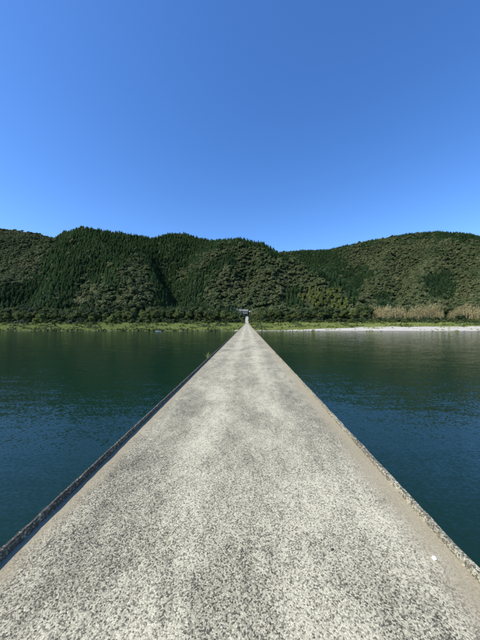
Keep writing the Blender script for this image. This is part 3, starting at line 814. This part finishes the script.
# ------------------------------------------------------------------ the house at the end of the road
def house():
    zb = float(road_z(340.0)) + 1.2
    h = empty('farm_house', (-4.9, 342, zb)); tag(h, 'small house with grey tiled roof at the end of the bridge road', 'house')
    b = MB(); b.box(-5.6, 5.6, -3.2, 3.2, -2.0, 6.2); b.build('wall', M['plaster'], h)
    r = MB(); hw, hd, ze, zr = 6.5, 4.3, 6.0, 8.6
    r.add([(-hw, -hd, ze), (hw, -hd, ze), (hw, hd, ze), (-hw, hd, ze), (-hw, 0, zr), (hw, 0, zr),
           (-hw, -hd, ze + .22), (hw, -hd, ze + .22), (hw, hd, ze + .22), (-hw, hd, ze + .22), (-hw, 0, zr + .24), (hw, 0, zr + .24)],
          [(6, 7, 11, 10), (8, 9, 10, 11), (0, 4, 5, 1), (2, 5, 4, 3), (0, 1, 7, 6), (2, 3, 9, 8), (0, 6, 10, 4), (4, 10, 9, 3), (1, 5, 11, 7), (5, 2, 8, 11)])
    ro = r.build('roof', M['rooftile'], h)
    rb = MB(); rb.box(-hw - .1, hw + .1, -.25, .25, zr + .18, zr + .55); rb.build('ridge_tiles', M['rooftile'], ro)
    for k in range(24):
        x = -hw + .27 + k * (2 * hw - .54) / 23
        c = MB(); c.tube((x, -hd, ze + .25), (x, -.2, zr + .25), .1, .1, 5); c.build('tile_rib', M['rooftile'], ro)
    pr = MB(); pr.add([(-5.7, -5.4, 3.0), (5.7, -5.4, 3.0), (5.7, -3.21, 3.7), (-5.7, -3.21, 3.7), (-5.7, -5.4, 3.14), (5.7, -5.4, 3.14), (5.7, -3.21, 3.84), (-5.7, -3.21, 3.84)],
           [(0, 3, 2, 1), (4, 5, 6, 7), (0, 1, 5, 4), (1, 2, 6, 5), (2, 3, 7, 6), (3, 0, 4, 7)]); pr.build('porch_roof', M['rooftile'], h)
    for x in (-5.4, -1.8, 1.8, 5.4):
        p = MB(); p.box(x - .08, x + .08, -5.2, -5.04, -.3, 3.05); p.build('post', M['wood'], h)
    for x in (-4.2, -1.4, 1.4, 4.2):
        f = MB(); f.box(x - .95, x + .95, -3.27, -3.203, 4.2, 5.6); fo = f.build('window', M['wood'], h)
        for sx in (-.45, .45):
            g = MB(); g.box(x + sx - .40, x + sx + .40, -3.30, -3.272, 4.3, 5.5); g.build('pane', M['glass'], fo)
    d = MB(); d.box(-5.2, -.4, -3.26, -3.204, -.2, 2.6); d.build('shutter', M['wood'], h)
    d = MB(); d.box(2.6, 4.8, -3.26, -3.204, -.2, 2.4); do = d.build('door', M['wood'], h)
    k = MB(); k.box(4.5, 4.6, -3.32, -3.262, .9, 1.2); k.build('handle', M['steel'], do)
    s = MB(); s.box(.1, 2.3, -3.25, -3.204, .3, 2.3); s.build('blue_screen', M['blue'], h)
house()

def mini_house():
    x, y, _ = at(272.5, 311, 330); z = at(0, 311.5, 330)[2] - 3.6
    h = empty('shed', (x, y, z)); tag(h, 'little pale-roofed shed among the trees right of the road', 'shed')
    b = MB(); b.box(-2.6, 2.6, -2, 2, -6, 2.6); b.build('wall', M['plaster'], h)
    r = MB(); r.add([(-3.2, -2.7, 2.4), (3.2, -2.7, 2.4), (3.2, 2.5, 3.7), (-3.2, 2.5, 3.7), (-3.2, -2.7, 2.6), (3.2, -2.7, 2.6), (3.2, 2.5, 3.9), (-3.2, 2.5, 3.9)],
          [(0, 3, 2, 1), (4, 5, 6, 7), (0, 1, 5, 4), (1, 2, 6, 5), (2, 3, 7, 6), (3, 0, 4, 7)]); r.build('roof', M['steel'], h)
    w = MB(); w.box(-1.0, 1.0, -2.06, -2.003, .8, 2.0); wo_ = w.build('window', M['wood'], h)
    g = MB(); g.box(-.9, .9, -2.09, -2.062, .9, 1.9); g.build('pane', M['glass'], wo_)
mini_house()

def roadside_wall(pa, pb, label):
    (x0, y0, z0), (x1, y1, z1) = at(*pa), at(*pb)
    w = empty('retaining_wall', (0, 0, 0)); tag(w, label, 'wall', 'roadside walls above the house')
    n = 6
    for k in range(n):
        a, b = k / n, (k + 1) / n - .004
        P = [(x0 + (x1 - x0) * u, y0 + (y1 - y0) * u, z0 + (z1 - z0) * u) for u in (a, b)]
        m = MB()
        (xa, ya, za), (xb, yb, zb) = P
        m.add([(xa, ya, za - 3.4), (xb, yb, zb - 3.4), (xb, yb + .5, zb - 3.4), (xa, ya + .5, za - 3.4), (xa, ya, za), (xb, yb, zb), (xb, yb + .5, zb), (xa, ya + .5, za)],
              [(0, 3, 2, 1), (4, 5, 6, 7), (0, 1, 5, 4), (1, 2, 6, 5), (2, 3, 7, 6), (3, 0, 4, 7)])
        m.build('panel', M['wallconc'], w)
        c = MB(); c.add([(xa, ya - .08, za + .003), (xb, yb - .08, zb + .003), (xb, yb + .58, zb + .003), (xa, ya + .58, za + .003), (xa, ya - .08, za + .2), (xb, yb - .08, zb + .2), (xb, yb + .58, zb + .2), (xa, ya + .58, za + .2)],
              [(0, 3, 2, 1), (4, 5, 6, 7), (0, 1, 5, 4), (1, 2, 6, 5), (2, 3, 7, 6), (3, 0, 4, 7)]); c.build('coping', M['wallconc'], w)
roadside_wall((230, 307.0, 352), (240, 309.0, 354), 'grey concrete wall stepping down to the house on its left')
roadside_wall((250, 310.0, 354), (263, 309.0, 352), 'grey concrete wall running uphill to the right of the house')

# white board beside the road end
x, y, z = at(249.6, 311.2, 331)
s = empty('road_sign', (x, y, float(road_z(331.0)))); tag(s, 'small white board on a post at the top of the bridge road', 'sign')
h_ = z - float(road_z(331.0))
p = MB(); p.tube((0, 0, -.4), (0, 0, h_), .05, .05, 8); p.build('post', M['steel'], s)
p = MB(); p.box(-.62, .62, -.09, -.052, h_ - .75, h_ + .55); p.build('board', M['white'], s)

# ------------------------------------------------------------------ the little boat at the left bank
def boat():
    x, y, _ = at(157.5, 331, 205)
    o = empty('rowing_boat', (x, y, 0), math.radians(4)); tag(o, 'small white open boat moored at the left grassy bank', 'boat')
    st = [(-2.1, .62, .42), (-1.2, .74, .40), (0, .76, .40), (1.0, .62, .44), (1.7, .36, .52), (2.15, .03, .62)]
    V, Fc = [], []
    for (u, w, h) in st: V += [(u, -w, h), (u, -w * .72, -.16), (u, w * .72, -.16), (u, w, h), (u, w - .07 if w > .1 else 0.01, h), (u, w * .66, -.06), (u, -w * .66, -.06), (u, -w + .07 if w > .1 else -0.01, h)]
    for k in range(len(st) - 1):
        for j in range(8): a, b = k * 8 + j, k * 8 + (j + 1) % 8; Fc.append((a, b, b + 8, a + 8))
    Fc += [tuple(range(4)), (7, 6, 5, 4), (0, 3, 4, 7)][:1]
    obj('hull', mesh('hull', V, Fc, M['white']), o)
    for u in (-1.3, .2):
        m = MB(); m.box(u - .14, u + .14, -.68, .68, .24, .29); m.build('thwart', M['wood'], o)
    m = MB(); m.box(-2.1, -2.02, -.5, .5, -.05, .40); m.build('transom', M['white'], o)
    for sgn in (-1, 1):
        m = MB(); m.tube((-1.7, sgn * .5, .42), (.9, sgn * .42, .46), .03, .03, 6); m.build('oar', M['wood'], o)
boat()

# ------------------------------------------------------------------ small things on the bridge
# grass tuft rooted in the joint at the left kerb
def weed(x, y, z, seed, n, h, label):
    r = random.Random(seed); o = empty('weed', (x, y, z)); tag(o, label, 'weed')
    for k in range(n):
        b = r.uniform(0, 6.28); hh = h * r.uniform(.5, 1.1); lean = hh * r.uniform(.2, .75); w = .006; V, Fc = [], []
        for q in range(6):
            u = q / 5; px_, pz = lean * u ** 1.8, hh * u * (1 - .18 * u); ww = w * (1 - u) ** .6 + .0008
            V += [(math.cos(b) * px_ - math.sin(b) * ww, math.sin(b) * px_ + math.cos(b) * ww, pz), (math.cos(b) * px_ + math.sin(b) * ww, math.sin(b) * px_ - math.cos(b) * ww, pz)]
        for q in range(5): Fc.append((q * 2, q * 2 + 1, q * 2 + 3, q * 2 + 2))
        obj('blade', mesh('blade', V, Fc, M['culm'] if k % 3 == 0 else M['grass']), o)
weed(XOL - .01, 12.0, DECKZ - .02, 3, 34, .42, 'dry yellow-green grass tuft growing on the left edge of the bridge')

# white scrap and loose stones on the concrete
sv = [(-.022, -.010, .004), (.004, -.017, .007), (.024, .002, .005), (.010, .014, .009), (-.014, .011, .006)]
o = obj('paper_scrap', mesh('paper_scrap', sv + [(x, y, z - .003) for x, y, z in sv], [(0, 1, 2, 3, 4), (9, 8, 7, 6, 5)] + [(k, k + 5, (k + 1) % 5 + 5, (k + 1) % 5) for k in range(5)], M['scrap']),
        None, (1.46, 1.97, DECKZ + .004), .5)
tag(o, 'small white scrap lying on the deck beside the sandy right edge', 'litter')
pm = rock_mesh(9); pm.materials.clear(); pm.materials.append(M['pebble'])
for x, y, s, lab in ((.69, 2.02, .016, 'dark round pebble lying on the deck right of its middle'),):
    o = obj('pebble', pm, None, (x, y, DECKZ + s * .4), .3); o.scale = (s, s * .8, s * .55); tag(o, lab, 'pebble')
